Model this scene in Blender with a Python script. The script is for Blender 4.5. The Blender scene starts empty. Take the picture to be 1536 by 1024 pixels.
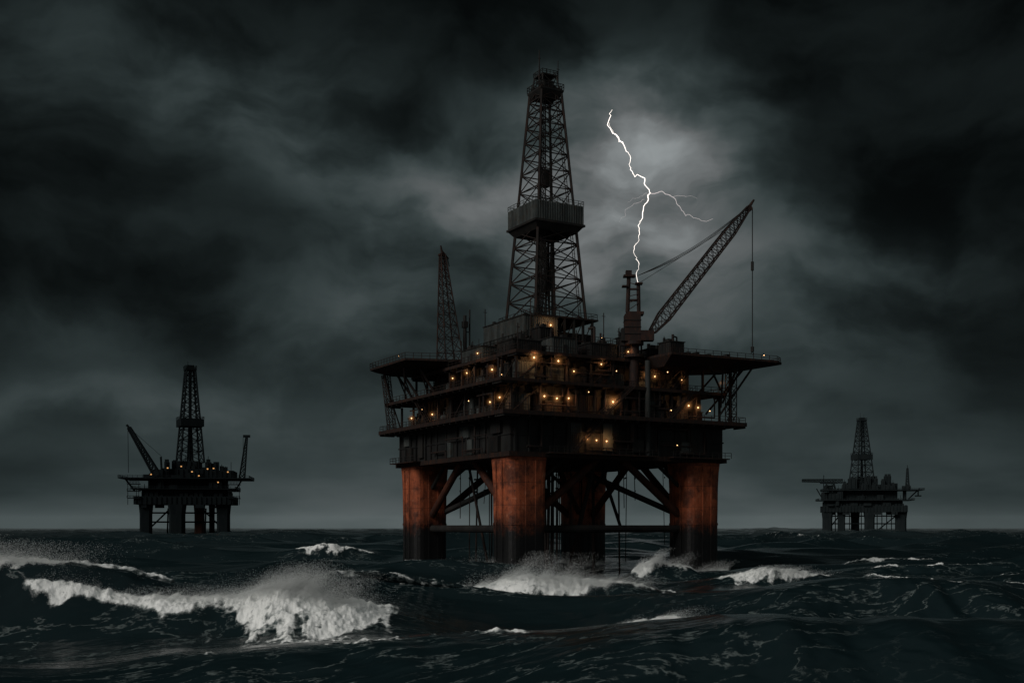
import bpy, math, random
import numpy as np
from mathutils import Vector, Matrix

random.seed(7)
scene = bpy.context.scene
COL = scene.collection
scene.view_settings.view_transform = 'Standard'
scene.view_settings.look = 'None'
scene.view_settings.exposure = 0

# ------------------------------------------------------------------ helpers
def V(*a): return Vector(a)

class MB:
    def __init__(self):
        self.v=[]; self.f=[]; self.m=[]
    def hexa(self, pts, mi=0):
        b=len(self.v); self.v+= [tuple(p) for p in pts]
        for q in ((0,3,2,1),(4,5,6,7),(0,1,5,4),(1,2,6,5),(2,3,7,6),(3,0,4,7)):
            self.f.append(tuple(b+i for i in q)); self.m.append(mi)
    def box(self, x0,x1,y0,y1,z0,z1, mi=0):
        self.hexa([(x0,y0,z0),(x1,y0,z0),(x1,y1,z0),(x0,y1,z0),(x0,y0,z1),(x1,y0,z1),(x1,y1,z1),(x0,y1,z1)],mi)
    def cbox(self, c, s, mi=0):
        self.box(c[0]-s[0]/2,c[0]+s[0]/2,c[1]-s[1]/2,c[1]+s[1]/2,c[2]-s[2]/2,c[2]+s[2]/2,mi)
    def beam(self, p1, p2, r1, r2=None, n=6, mi=0):
        p1=Vector(p1); p2=Vector(p2)
        if r2 is None: r2=r1
        d=(p2-p1)
        if d.length<1e-6: return
        d.normalize()
        a=Vector((0,0,1)) if abs(d.z)<0.9 else Vector((1,0,0))
        u=d.cross(a).normalized(); w=d.cross(u)
        b=len(self.v)
        for p,r in ((p1,r1),(p2,r2)):
            for i in range(n):
                t=2*math.pi*(i+0.5)/n
                self.v.append(tuple(p+u*math.cos(t)*r+w*math.sin(t)*r))
        for i in range(n):
            j=(i+1)%n
            self.f.append((b+i,b+j,b+n+j,b+n+i)); self.m.append(mi)
        self.f.append(tuple(b+i for i in range(n))[::-1]); self.m.append(mi)
        self.f.append(tuple(b+n+i for i in range(n))); self.m.append(mi)
    def loft(self, rings, mi=0):
        b=len(self.v); n=len(rings[0])
        for r in rings: self.v+=[tuple(p) for p in r]
        for k in range(len(rings)-1):
            for i in range(n):
                j=(i+1)%n
                self.f.append((b+k*n+i,b+k*n+j,b+(k+1)*n+j,b+(k+1)*n+i)); self.m.append(mi)
        self.f.append(tuple(b+i for i in range(n))[::-1]); self.m.append(mi)
        self.f.append(tuple(b+(len(rings)-1)*n+i for i in range(n))); self.m.append(mi)
    def lattice(self, p1, p2, w1, w2, n, rl, rb, up=None, rot=0, mi=0, depth=1.0):
        p1=Vector(p1); p2=Vector(p2); d=(p2-p1).normalized()
        if up is None: up=Vector((1,0,0))
        u=(up-d*up.dot(d)).normalized(); w=d.cross(u)
        if rot:
            c,s=math.cos(rot),math.sin(rot); u,w=u*c+w*s, w*c-u*s
        rings=[]
        t=0; ts=[0]
        tot=sum(w1+(w2-w1)*i/n for i in range(n))
        for i in range(n):
            t+= (w1+(w2-w1)*i/n)/tot; ts.append(t)
        for t in ts:
            c=p1.lerp(p2,t); h=(w1+(w2-w1)*t)/2
            rings.append([c+u*h*sx+w*h*sy*depth for sx,sy in((-1,-1),(1,-1),(1,1),(-1,1))])
        for k in range(n):
            for i in range(4):
                j=(i+1)%4
                self.beam(rings[k][i],rings[k+1][i],rl,n=5,mi=mi)
                self.beam(rings[k+1][i],rings[k+1][j],rb,n=4,mi=mi)
                self.beam(rings[k][i],rings[k+1][j],rb*.8,n=4,mi=mi)
                self.beam(rings[k][j],rings[k+1][i],rb*.8,n=4,mi=mi)
        for i in range(4):
            self.beam(rings[0][i],rings[0][(i+1)%4],rb,n=4,mi=mi)
        return rings
    def rail(self, pts, h=1.25, sp=2.0, r=0.07, closed=False, mi=0):
        P=[Vector(p) for p in pts]
        if closed: P.append(P[0])
        for a,b in zip(P[:-1],P[1:]):
            L=(b-a).length; n=max(1,int(round(L/sp)))
            up=Vector((0,0,h))
            self.beam(a+up,b+up,r,n=4,mi=mi); self.beam(a+up*.5,b+up*.5,r*.8,n=4,mi=mi)
            for i in range(n+1):
                q=a.lerp(b,i/n); self.beam(q,q+up,r,n=4,mi=mi)

def mkobj(name, mb, mats, parent=None, label=None, smooth=False):
    me=bpy.data.meshes.new(name)
    me.from_pydata(mb.v,[],mb.f)
    for m in mats: me.materials.append(m)
    me.polygons.foreach_set('material_index', mb.m)
    if smooth: me.polygons.foreach_set('use_smooth',[True]*len(mb.f))
    me.update()
    o=bpy.data.objects.new(name,me); COL.objects.link(o)
    if parent: o.parent=parent
    if label: o['label']=label
    return o

def empty(name, loc=(0,0,0), rz=0, parent=None):
    o=bpy.data.objects.new(name,None); COL.objects.link(o)
    o.location=loc; o.rotation_euler=(0,0,rz); o.empty_display_size=2
    if parent: o.parent=parent
    return o

# ------------------------------------------------------------------ node helper
class NT:
    def __init__(self, tree):
        self.t=tree; self.n=tree.nodes; self.l=tree.links
    def node(self, kind, **kw):
        nd=self.n.new(kind)
        for k,v in kw.items(): setattr(nd,k,v)
        return nd
    def put(self, sock, val):
        if isinstance(val,bpy.types.NodeSocket): self.l.new(val,sock)
        else: sock.default_value=val
    def math(self, op, a, b=None, c=None, clamp=False):
        nd=self.node('ShaderNodeMath',operation=op,use_clamp=clamp)
        self.put(nd.inputs[0],a)
        if b is not None: self.put(nd.inputs[1],b)
        if c is not None: self.put(nd.inputs[2],c)
        return nd.outputs[0]
    def vmath(self, op, a, b=None, out=0):
        nd=self.node('ShaderNodeVectorMath',operation=op)
        self.put(nd.inputs[0],a)
        if b is not None: self.put(nd.inputs[1],b)
        return nd.outputs[out]
    def noise(self, vec, scale, detail=4, rough=.5, dist=0, out='Fac'):
        nd=self.node('ShaderNodeTexNoise')
        if vec is not None: self.l.new(vec,nd.inputs['Vector'])
        nd.inputs['Scale'].default_value=scale; nd.inputs['Detail'].default_value=detail
        nd.inputs['Roughness'].default_value=rough; nd.inputs['Distortion'].default_value=dist
        return nd.outputs[out]
    def mapr(self, v, a,b,c=0.,d=1., smooth=True):
        nd=self.node('ShaderNodeMapRange')
        nd.interpolation_type='SMOOTHSTEP' if smooth else 'LINEAR'
        self.put(nd.inputs['Value'],v)
        for k,x in zip(('From Min','From Max','To Min','To Max'),(a,b,c,d)): self.put(nd.inputs[k],x)
        return nd.outputs['Result']
    def mix(self, f, a, b):
        nd=self.node('ShaderNodeMix',data_type='RGBA')
        self.put(nd.inputs[0],f); self.put(nd.inputs[6],a); self.put(nd.inputs[7],b)
        return nd.outputs[2]

def newmat(name):
    m=bpy.data.materials.new(name); m.use_nodes=True
    nt=NT(m.node_tree); bs=m.node_tree.nodes['Principled BSDF']
    return m,nt,bs

def steel(name, c1, c2, rust=(0.10,0.028,0.010), amt=0.5, scale=0.35, rough=0.75, spec=.2):
    m,nt,bs=newmat(name)
    geo=nt.node('ShaderNodeNewGeometry').outputs['Position']
    st=nt.vmath('MULTIPLY',geo,(1,1,0.22))
    n1=nt.noise(st,scale,4,.65)
    n3=nt.noise(st,scale*6,4,.7)
    c=nt.mix(nt.mapr(n1,.35,.65),(*c1,1),(*c2,1))
    rf=nt.math('MULTIPLY',nt.mapr(n3,.60-.2*amt,.70-.08*amt),amt*1.2,clamp=True)
    c=nt.mix(rf,c,(*rust,1))
    nt.l.new(c,bs.inputs['Base Color'])
    bs.inputs['Roughness'].default_value=rough
    bs.inputs['Specular IOR Level'].default_value=spec
    return m

M_dark =steel('dark_steel',(0.009,0.009,0.009),(0.019,0.018,0.016),(0.030,0.013,0.008),.4)
M_frame=steel('lattice_steel',(0.010,0.008,0.007),(0.019,0.014,0.012),(0.036,0.014,0.009),.6)
M_grey =steel('grey_panel',(0.032,0.038,0.037),(0.068,0.076,0.072),(0.05,0.028,0.016),.5,.5)
M_rust =steel('rusty_edge',(0.020,0.011,0.008),(0.012,0.009,0.008),(0.060,0.022,0.011),.5)
M_core =steel('core_steel',(0.007,0.007,0.007),(0.018,0.018,0.017),(0.022,0.012,0.008),.4,.2)  # near-black steel for hull, bulkheads and some modules
M_redlat=steel('red_lattice',(0.024,0.012,0.009),(0.013,0.009,0.008),(0.060,0.022,0.012),.5)
M_far1 =steel('distant_steel',(0.007,0.010,0.011),(0.010,0.013,0.014),(0.013,0.011,0.010),.3,spec=.02)
M_far1o=steel('distant_orange',(0.10,0.035,0.018),(0.05,0.022,0.014),(0.02,0.014,0.012),.5)
M_far2 =steel('haze_tinted_steel',(0.014,0.019,0.020),(0.019,0.024,0.025),(0.016,0.020,0.020),.3,spec=.02)  # haze over the right far platform is put into this paler grey
M_brace=steel('rusted_brace_paint',(0.060,0.020,0.011),(0.026,0.012,0.009),(0.11,0.033,0.015),.5)

def legmat():
    m,nt,bs=newmat('rusted_orange_paint')
    geo=nt.node('ShaderNodeNewGeometry').outputs['Position']
    sep=nt.node('ShaderNodeSeparateXYZ'); nt.l.new(geo,sep.inputs[0])
    st=nt.vmath('MULTIPLY',geo,(1,1,0.6))
    st2=nt.vmath('MULTIPLY',geo,(1,1,0.2))
    n1=nt.noise(st,.28,5,.6); n2=nt.noise(geo,.8,9,.75); n3=nt.noise(st2,1.0,5,.7)
    c=nt.mix(nt.mapr(n1,.40,.62),(0.37,0.090,0.036,1),(0.22,0.058,0.026,1))
    c=nt.mix(nt.mapr(n3,.55,.72,0,.4),c,(0.07,0.026,0.016,1))
    c=nt.mix(nt.mapr(n2,.54,.66,0,.6),c,(0.44,0.19,0.11,1))
    c=nt.mix(nt.mapr(n2,.46,.36,0,.75),c,(0.05,0.020,0.013,1))
    c=nt.mix(nt.mapr(nt.noise(geo,.18,7,.68),.47,.62,0,.75),c,(0.055,0.021,0.014,1))
    zz=nt.math('FRACT',nt.math('MULTIPLY',sep.outputs[2],1/4.7))
    seam=nt.math('LESS_THAN',zz,.03)
    c=nt.mix(nt.math('MULTIPLY',seam,.45),c,(0.03,0.012,0.008,1))
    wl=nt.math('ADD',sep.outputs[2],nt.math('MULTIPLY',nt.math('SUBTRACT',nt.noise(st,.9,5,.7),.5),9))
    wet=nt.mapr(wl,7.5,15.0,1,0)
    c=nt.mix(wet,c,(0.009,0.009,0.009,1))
    nt.l.new(c,bs.inputs['Base Color'])
    nt.l.new(nt.mapr(wet,0,1,.65,.4),bs.inputs['Roughness'])
    bs.inputs['Specular IOR Level'].default_value=.2
    bp=nt.node('ShaderNodeBump'); bp.inputs['Strength'].default_value=.6; bp.inputs['Distance'].default_value=.25
    nt.l.new(n2,bp.inputs['Height']); nt.l.new(bp.outputs[0],bs.inputs['Normal'])
    return m
M_leg=legmat()

def emis(name,col,s):
    m=bpy.data.materials.new(name); m.use_nodes=True
    nt=m.node_tree; nt.nodes.clear()
    e=nt.nodes.new('ShaderNodeEmission'); e.inputs[0].default_value=(*col,1); e.inputs[1].default_value=s
    o=nt.nodes.new('ShaderNodeOutputMaterial'); nt.links.new(e.outputs[0],o.inputs[0]); return m
M_bulb=emis('warm_lamp_glass',(1.0,0.56,0.24),4.5)
M_bulbf=emis('distant_lamp_glass',(1.0,0.50,0.18),.8)
M_bolt=emis('lightning_plasma',(1.0,0.90,0.82),2.2)
M_bolt2=emis('faint_lightning_plasma',(0.95,0.86,0.84),.6)
def halomat(name,col,k,s):
    m=bpy.data.materials.new(name); m.use_nodes=True
    nt=NT(m.node_tree); nt.n.clear()
    tc=nt.node('ShaderNodeTexCoord').outputs['Object']
    r=nt.vmath('LENGTH',tc,out='Value')
    f=nt.math('EXPONENT',nt.math('MULTIPLY',r,-k))
    f=nt.math('MULTIPLY',f,nt.mapr(r,.45,1.0,1,0))
    e=nt.node('ShaderNodeEmission'); e.inputs[0].default_value=(*col,1)
    nt.l.new(nt.math('MULTIPLY',f,s),e.inputs[1])
    o=nt.node('ShaderNodeOutputMaterial'); nt.l.new(e.outputs[0],o.inputs['Volume'])
    return m
M_halo=halomat('lamp_halo',(1,.42,.13),7.5,1.0)  # emissive volume that imitates the soft halo around a lamp

# ================================================================== OCEAN
rng=np.random.default_rng(11)
TAB=rng.random((256,256)).astype(np.float32)
def vnoise(x,y,seed=0):
    xi=np.floor(x); yi=np.floor(y); fx=x-xi; fy=y-yi
    xi=xi.astype(np.int32)+seed*37; yi=yi.astype(np.int32)+seed*91
    fx=fx*fx*fx*(fx*(fx*6-15)+10); fy=fy*fy*fy*(fy*(fy*6-15)+10)
    a=TAB[xi&255,yi&255]; b=TAB[(xi+1)&255,yi&255]; c=TAB[xi&255,(yi+1)&255]; d=TAB[(xi+1)&255,(yi+1)&255]
    return (a*(1-fx)+b*fx)*(1-fy)+(c*(1-fx)+d*fx)*fy
def fbm(x,y,oc=4,seed=0,g=.5):
    s=0;a=1;t=0
    for i in range(oc):
        ca,sa=math.cos(i*1.1+.3),math.sin(i*1.1+.3)
        s=s+a*vnoise((x*ca-y*sa)*2**i+i*17.3,(x*sa+y*ca)*2**i+i*5.1,seed+i); t+=a; a*=g
    return s/t
def sst(a,b,x):
    t=np.clip((x-a)/(b-a),0,1); return t*t*(3-2*t)

NW=72
lam=np.exp(np.linspace(math.log(3.4),math.log(130),NW))*(0.94+.12*rng.random(NW))
wdir=math.atan2(-0.92,0.38)
ang=wdir+rng.normal(0,.28,NW)*np.clip(1.25-lam/200,.5,1.2)
amp=0.0046*lam*(.6+.8*rng.random(NW))
amp*=np.where(lam<12,.28,np.where(lam>62,1.45,np.where(lam<24,1.1,2.6)))
pha=rng.random(NW)*2*math.pi
LEGS=[]
PC=(10.2,272.0); TH=math.radians(29.6); CU,SU=math.cos(TH),math.sin(TH)
def l2w(x,y): return (PC[0]+x*CU-y*SU, PC[1]+x*SU+y*CU)
for sx,sy in((-1,-1),(1,-1),(1,1),(-1,1)):
    LEGS.append(l2w(23.3*sx,23.3*sy))

# foam entry: (s0,s1,ta,tb0,tb1,sp,sw,strength)
HEROES=[
 dict(c=(-25,103),n=(.08,-.996),L=20,A=3.5,wf=5.5,wb=12,wv=.4,pk=.28,foam=[(-21,17,-1.4,.7,9.5,6.5,8,1.0)]),
 dict(c=(-50,106),n=(.30,-.95),L=19,A=6.4,wf=9.5,wb=13,wv=.25,pk=.1,foam=[(-19,17,-1.5,.7,2.8,0,8,1.0)]),
 dict(c=(3,150),n=(.22,-.975),L=17,A=3.1,wf=4.5,wb=10,wv=.4,pk=.3,foam=[(-14,22,-1.2,1.3,8,-4,8,1.0)]),
 dict(c=(13.0,101),n=(.2,-.98),L=5,A=2.1,wf=2.0,wb=5,wv=.4,pk=.3,foam=[(-4.8,4.8,-.9,.8,3.2,1,3.4,1.0)]),
 dict(c=(30,227),n=(.2,-.98),L=9,A=2.6,wf=3.5,wb=7,wv=.5,pk=.4,foam=[(-8,9,-1.2,.6,3.4,-4,4,.9)]),
 dict(c=(43,183),n=(.12,-.99),L=13,A=2.3,wf=3.5,wb=8,wv=.5,pk=.2,foam=[(-13,11,-.8,.6,5,-2,8,.78)]),
 dict(c=(-53,330),n=(.2,-.98),L=13,A=3.4,wf=5,wb=12,wv=1,pk=.2,foam=[(-12,13,-1,.8,4,0,6,.8)]),
 dict(c=(-4,83),n=(.3,-.954),L=24,A=1.7,wf=6,wb=12,wv=1,pk=0,foam=[(-18,12,-.5,.3,1.1,0,10,.40)]),
 dict(c=(32,80),n=(.05,-.998),L=34,A=4.0,wf=9,wb=16,wv=1,pk=0,foam=[]),
 dict(c=(48,126),n=(.15,-.98),L=30,A=3.6,wf=9,wb=15,wv=1,pk=0,foam=[(-10,20,-.3,.2,.8,5,8,.42)]),
 dict(c=(72,160),n=(.1,-.99),L=22,A=3.0,wf=7,wb=12,wv=1,pk=0,foam=[(-10,14,-.3,.2,.8,5,8,.40)]),
 dict(c=(-72,175),n=(.2,-.98),L=26,A=2.6,wf=8,wb=14,wv=1,pk=0,foam=[(-6,14,-.3,.2,.8,5,8,.38)]),
 dict(c=(100,300),n=(.2,-.98),L=18,A=2.2,wf=4,wb=10,wv=1,pk=0,foam=[(-16,12,-.5,.4,1.5,0,8,.7)]),
 dict(c=(-150,420),n=(.2,-.98),L=22,A=2.4,wf=5,wb=12,wv=1,pk=0,foam=[(-16,16,-.5,.4,2,0,8,.7)]),
 dict(c=(-9,238),n=(.2,-.98),L=9,A=1.6,wf=4,wb=8,wv=.5,pk=.2,foam=[(-8,8,-.6,.4,2.4,0,5,.7)]),
 dict(c=(78,215),n=(.2,-.98),L=20,A=1.8,wf=4,wb=9,wv=1,pk=0,foam=[(-16,16,-.5,.3,1.2,0,8,.5)]),
]
def ocean(x,y,sp):
    Z=np.zeros_like(x); DX=np.zeros_like(x); DY=np.zeros_like(x); J=np.zeros_like(x)
    grp=(.65+.75*fbm(x/90,y/90,2,5)).astype(x.dtype)
    for i in range(NW):
        k=2*math.pi/lam[i]; cx,cy=math.cos(ang[i]),math.sin(ang[i])
        att=sst(1.6,3.4,lam[i]/sp)
        ph=x*x.dtype.type(k*cx)+y*x.dtype.type(k*cy)+x.dtype.type(pha[i])
        a=(att*grp*amp[i]).astype(x.dtype)
        ac=a*np.cos(ph); as_=a*np.sin(ph)
        Z+=ac; DX-=x.dtype.type(.95*cx)*as_; DY-=x.dtype.type(.95*cy)*as_; J+=x.dtype.type(.95*k)*ac
    foam=np.zeros_like(x); lace=np.zeros_like(x)
    nz=fbm(x/1.8,y/2.4,5,3,.62)
    nz2=fbm(x/8+7,y/6,4,9,.55)
    calm=1-.6*np.exp(-((x-11)/60)**2-((y-235)/60)**2)-.75*np.exp(-((x-4)/22)**2-((y-128)/18)**2)-.8*np.exp(-((x+32)/26)**2-((y-98)/16)**2)
    calm=np.clip(calm,.1,1).astype(x.dtype)
    Z=Z*calm-.7*np.exp(-((x-4)/20)**2-((y-132)/9)**2)-1.5*np.exp(-((x-10)/55)**4-((y-250)/50)**4)
    for h in HEROES:
        nx,ny=h['n']; l=math.hypot(nx,ny); nx/=l; ny/=l
        dx=x-h['c'][0]; dy=y-h['c'][1]
        t0=dx*nx+dy*ny; s=dx*(-ny)+dy*nx
        R=h['L']+40
        if not ((np.abs(t0)<R)&(np.abs(s)<R)).any(): continue
        sc=min(1,h['L']/22)
        wob=((fbm(s/11+h['c'][0],s*0+3.3,3,2)-.5)*9+ (nz2-.5)*2)*h['wv']
        t=t0+wob*sc
        env=np.exp(-np.abs(s/h['L'])**3.0)*(.84+.32*fbm(s/7+3,s*0+h['c'][1],3,4))
        if h['foam']: env=env*(1+h['pk']*np.exp(-((s-h['foam'][0][5])/(h['foam'][0][6]*.6))**2))
        pf=np.where(t>0,np.exp(-(t/h['wf'])**2),np.exp(-(t/h['wb'])**2))
        tr=np.exp(-((t-2.4*h['wf'])/(1.3*h['wf']))**2)
        A=h['A']
        damp=np.exp(-np.abs(s/(h['L']*1.1))**4-((t)/(h['wf']*3.0))**2)
        Z=Z*(1-.8*damp)+A*env*pf-.25*A*env*tr
        push=A*.62*env*pf
        DX+=nx*push; DY+=ny*push
        for (s0,s1,ta,tb0,tb1,sp_,sw,st) in h['foam']:
            sj=s+(nz2-.5)*7*sc
            es=sst(s0-4*sc,s0+6*sc,sj)*(1-sst(s1-5*sc,s1+3*sc,sj))
            tb=(tb0+(tb1-tb0)*np.exp(-((sj-sp_)/sw)**2))
            sk=fbm(s/1.5,t/8,4,51)
            tb=tb*(.50+1.0*sk)
            u=(t-ta)/np.maximum(tb-ta,.2)
            et=sst(-.35,.12,u)*(1-.82*sst(.25,1.3,u))*(1-sst(1.1,2.0,u))
            m=es*et*st
            on=(m>.03)
            foam=np.maximum(foam,sst(.14,.86,m*1.1+on*((nz-.5)*1.0+(nz2-.5)*.5+(sk-.5)*.9)))
        lace=np.maximum(lace,np.exp(-(s/(h['L']*1.2))**4-((t-4)/(h['wf']*4))**2)*(1.0 if h['foam'] else .4))
    cap=sst(.60,.95,J*.9+(nz2-.5)*.7+.1*(nz-.5))*sst(60,130,y)
    foam=np.maximum(foam,cap*.7*sst(.42,.62,nz))
    lace=np.maximum(lace,sst(.3,.9,J*1.1+(nz2-.45)))
    lace=np.maximum(lace,sst(.54,.74,fbm(x/30,y/16,3,14))*.7)
    for lx,ly in LEGS:
        r=np.hypot(x-lx,y-ly)
        foam=np.maximum(foam,sst(.40,.75,np.exp(-((r-5.2)/3.0)**2)*.8+(nz-.5)*1.2)*(r<15))
        lace=np.maximum(lace,np.exp(-(r/18)**2))
    lump=(fbm(x/.8,y/1.1,5,21,.62)-.45)
    big=(fbm(x/2.6,y/3.6,3,31)-.45)
    fz=np.where(sp<3,1,0)
    Z=Z+foam*fz*(.75*lump+.8*big)*sst(0,.7,foam)
    return x+DX,y+DY,Z,foam,lace

ks=np.concatenate([np.linspace(-1.6,-.50,60)[:-1],np.linspace(-.50,.50,1080),np.linspace(.50,1.6,60)[1:]])
ds=[34.0]
while ds[-1]<330: ds.append(ds[-1]*(1.0021 if ds[-1]>64 else 1.006))
while ds[-1]<9500: ds.append(ds[-1]*1.0068)
ds=np.array(ds)
D,K=np.meshgrid(ds,ks,indexing='ij')
spc=np.gradient(ds)[:,None]*np.ones_like(K)
spc=np.maximum(spc,.1).astype(np.float32)
NR,NC=D.shape
X,Y,Z,F,Lc=ocean((D*K).astype(np.float32),D.astype(np.float32),spc)
co=np.stack([X,Y,Z],-1).reshape(-1,3).astype(np.float32)
idx=np.arange(NR*NC).reshape(NR,NC)
quads=np.stack([idx[:-1,:-1],idx[:-1,1:],idx[1:,1:],idx[1:,:-1]],-1).reshape(-1,4)
me=bpy.data.meshes.new('sea')
me.vertices.add(len(co)); me.vertices.foreach_set('co',co.ravel())
me.loops.add(quads.size); me.loops.foreach_set('vertex_index',quads.ravel().astype(np.int32))
me.polygons.add(len(quads)); me.polygons.foreach_set('loop_start',(np.arange(len(quads))*4).astype(np.int32))
me.polygons.foreach_set('use_smooth',np.ones(len(quads),dtype=bool))
me.update(calc_edges=True)
for nm,arr in(('foam',F),('lace',Lc)):
    at=me.attributes.new(nm,'FLOAT','POINT'); at.data.foreach_set('value',arr.ravel().astype(np.float32))
sea=bpy.data.objects.new('sea',me); COL.objects.link(sea)
sea['kind']='structure'; sea['label']='dark stormy sea with breaking white waves'; sea['category']='sea'

m,nt,bs=newmat('storm_water')
geo=nt.node('ShaderNodeNewGeometry').outputs['Position']
def attr(n):
    a=nt.node('ShaderNodeAttribute'); a.attribute_name=n; return a.outputs['Fac']
foam=attr('foam'); lace=attr('lace')
rot=nt.node('ShaderNodeMapping'); rot.inputs['Rotation'].default_value=(0,0,math.radians(-18)); nt.l.new(geo,rot.inputs[0])
strv=nt.vmath('MULTIPLY',rot.outputs[0],(1,2.8,1))
fn=nt.noise(geo,1.4,7,.70)
f1=nt.mapr(nt.math('ADD',foam,nt.math('MULTIPLY',nt.math('SUBTRACT',fn,.5),2.0)),.18,.86)
f1=nt.math('MULTIPLY',f1,nt.mapr(foam,.02,.45))
r1=nt.noise(strv,.10,5,.62,.4)
ridge=nt.mapr(nt.math('ABSOLUTE',nt.math('SUBTRACT',r1,.5)),0.0,.020,1,0)
ridge=nt.math('MULTIPLY',ridge,nt.mapr(fn,.40,.60))
f2=nt.math('MULTIPLY',nt.math('MULTIPLY',ridge,nt.mapr(lace,.25,.9)),.8)
fac=nt.math('MAXIMUM',f1,f2,clamp=True)
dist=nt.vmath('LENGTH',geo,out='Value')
wc=nt.mix(nt.mapr(dist,400,3000),(0.006,0.014,0.016,1),(0.095,0.113,0.115,1))  # base colour pales with distance, painting horizon haze into the far water
fsum=nt.math('ADD',nt.math('MULTIPLY',fn,.5),nt.math('MULTIPLY',nt.noise(strv,.30,5,.65),.5))
fc=nt.mix(nt.mapr(nt.math('ADD',fsum,nt.math('MULTIPLY',nt.math('SUBTRACT',foam,.75),.30)),.38,.56),(0.13,0.16,0.155,1),(0.93,0.93,0.90,1))
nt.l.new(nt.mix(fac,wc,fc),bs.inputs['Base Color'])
nt.l.new(nt.mapr(fac,0,1,.17,.9,False),bs.inputs['Roughness'])
bs.inputs['IOR'].default_value=1.33
h1=nt.noise(strv,.13,4,.46,.2)
hh=nt.math('ADD',nt.math('MULTIPLY',h1,.8),nt.math('MULTIPLY',nt.math('MULTIPLY',fn,fac),.4))
bp=nt.node('ShaderNodeBump'); bp.inputs['Strength'].default_value=.40; bp.inputs['Distance'].default_value=1.0
nt.l.new(hh,bp.inputs['Height']); nt.l.new(bp.outputs[0],bs.inputs['Normal'])
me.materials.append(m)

# -------- spray droplets
pts=[];sz=[]
def emit(cx,cy,rx,ry,n,hmax,drift=(2.0,0),hp=3.6,size=(.010,.028)):
    x=cx+rng.normal(0,1,n)*rx; y=cy+rng.normal(0,1,n)*ry
    X,Y,Z,F_,_=ocean(x,y,np.full(n,.2))
    keep=rng.random(n)<sst(.15,.75,F_)
    clump=fbm(x/1.7,y/1.7,4,41,.6)
    h=hmax*np.abs(rng.random(n))**hp*sst(.28,.66,clump)*1.5
    X=X+drift[0]*h/hmax*(.4+rng.random(n)); Y=Y+drift[1]*h/hmax
    P=np.stack([X,Y,Z+.02+h],-1)[keep]
    pts.append(P); sz.append((size[0]+(size[1]-size[0])*rng.random(len(P))**2))
emit(-18.5,103.5,3.6,1.4,170000,1.7)
emit(-30,104.5,6,1.2,60000,.7)
emit(-48,106,6,1.8,110000,1.1,drift=(2.5,0))
emit(-2,151,3.6,1.5,120000,2.2,size=(.013,.036))
emit(9,150,6,1.5,50000,.7,size=(.013,.036))
emit(13.5,101,2.6,1.0,25000,.7,size=(.009,.022))
emit(27,226,4,2.5,80000,1.8,size=(.02,.05))
emit(43,182,8,2,30000,.5,size=(.016,.045))
for lx,ly in LEGS: emit(lx,ly-3.5,6,3.5,70000,1.8,size=(.02,.05))
P=np.concatenate(pts); S=np.concatenate(sz)
print('spray',len(P))
tet=np.array([(1,1,1),(1,-1,-1),(-1,1,-1),(-1,-1,1)],dtype=np.float64)
co=(P[:,None,:]+tet[None]*S[:,None,None]*.6).reshape(-1,3).astype(np.float32)
b=np.arange(len(P))[:,None,None]*4
tri=(b+np.array([(0,1,2),(0,3,1),(0,2,3),(1,3,2)])[None]).reshape(-1,3)
ms=bpy.data.meshes.new('sea_spray')
ms.vertices.add(len(co)); ms.vertices.foreach_set('co',co.ravel())
ms.loops.add(tri.size); ms.loops.foreach_set('vertex_index',tri.ravel().astype(np.int32))
ms.polygons.add(len(tri)); ms.polygons.foreach_set('loop_start',(np.arange(len(tri))*3).astype(np.int32))
ms.update(calc_edges=True)
msp,nts,bss=newmat('spray_water'); bss.inputs['Roughness'].default_value=.9
gp=nts.node('ShaderNodeNewGeometry').outputs['Position']
nts.l.new(nts.mix(nts.noise(gp,1.5,2),(.60,.62,.61,1),(.85,.86,.84,1)),bss.inputs['Base Color'])
ms.materials.append(msp)
spray=bpy.data.objects.new('sea_spray',ms); COL.objects.link(spray)
spray['kind']='stuff'; spray['label']='white spray blowing off breaking wave crests'; spray['category']='spray'

# self-glowing box volume that adds haze light along the far horizon
mb=MB(); mb.box(-9000,9000,1650,5600,-6,60)
mm=bpy.data.materials.new('glowing_mist_volume'); mm.use_nodes=True
nm=NT(mm.node_tree); nm.n.clear()
e=nm.node('ShaderNodeEmission'); e.inputs[0].default_value=(.86,1,1,1); e.inputs[1].default_value=8.0e-6
o=nm.node('ShaderNodeOutputMaterial'); nm.l.new(e.outputs[0],o.inputs['Volume'])
mist=mkobj('glowing_sea_mist',mb,[mm]); mist['kind']='stuff'; mist['label']='thin self-glowing mist on the far sea'; mist['category']='mist'

# ================================================================== MAIN PLATFORM
rig=empty('oil_platform',(PC[0],PC[1],0),TH)
rig['label']='large rusty offshore oil platform with derrick, crane and glowing lamps'
rig['category']='oil platform'; rig['group']='oil platforms standing in the stormy sea'
def w2l(x,y,z):
    dx=x-PC[0]; dy=y-PC[1]
    return Vector((dx*CU+dy*SU,-dx*SU+dy*CU,z))
R=random.Random(3)

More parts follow.
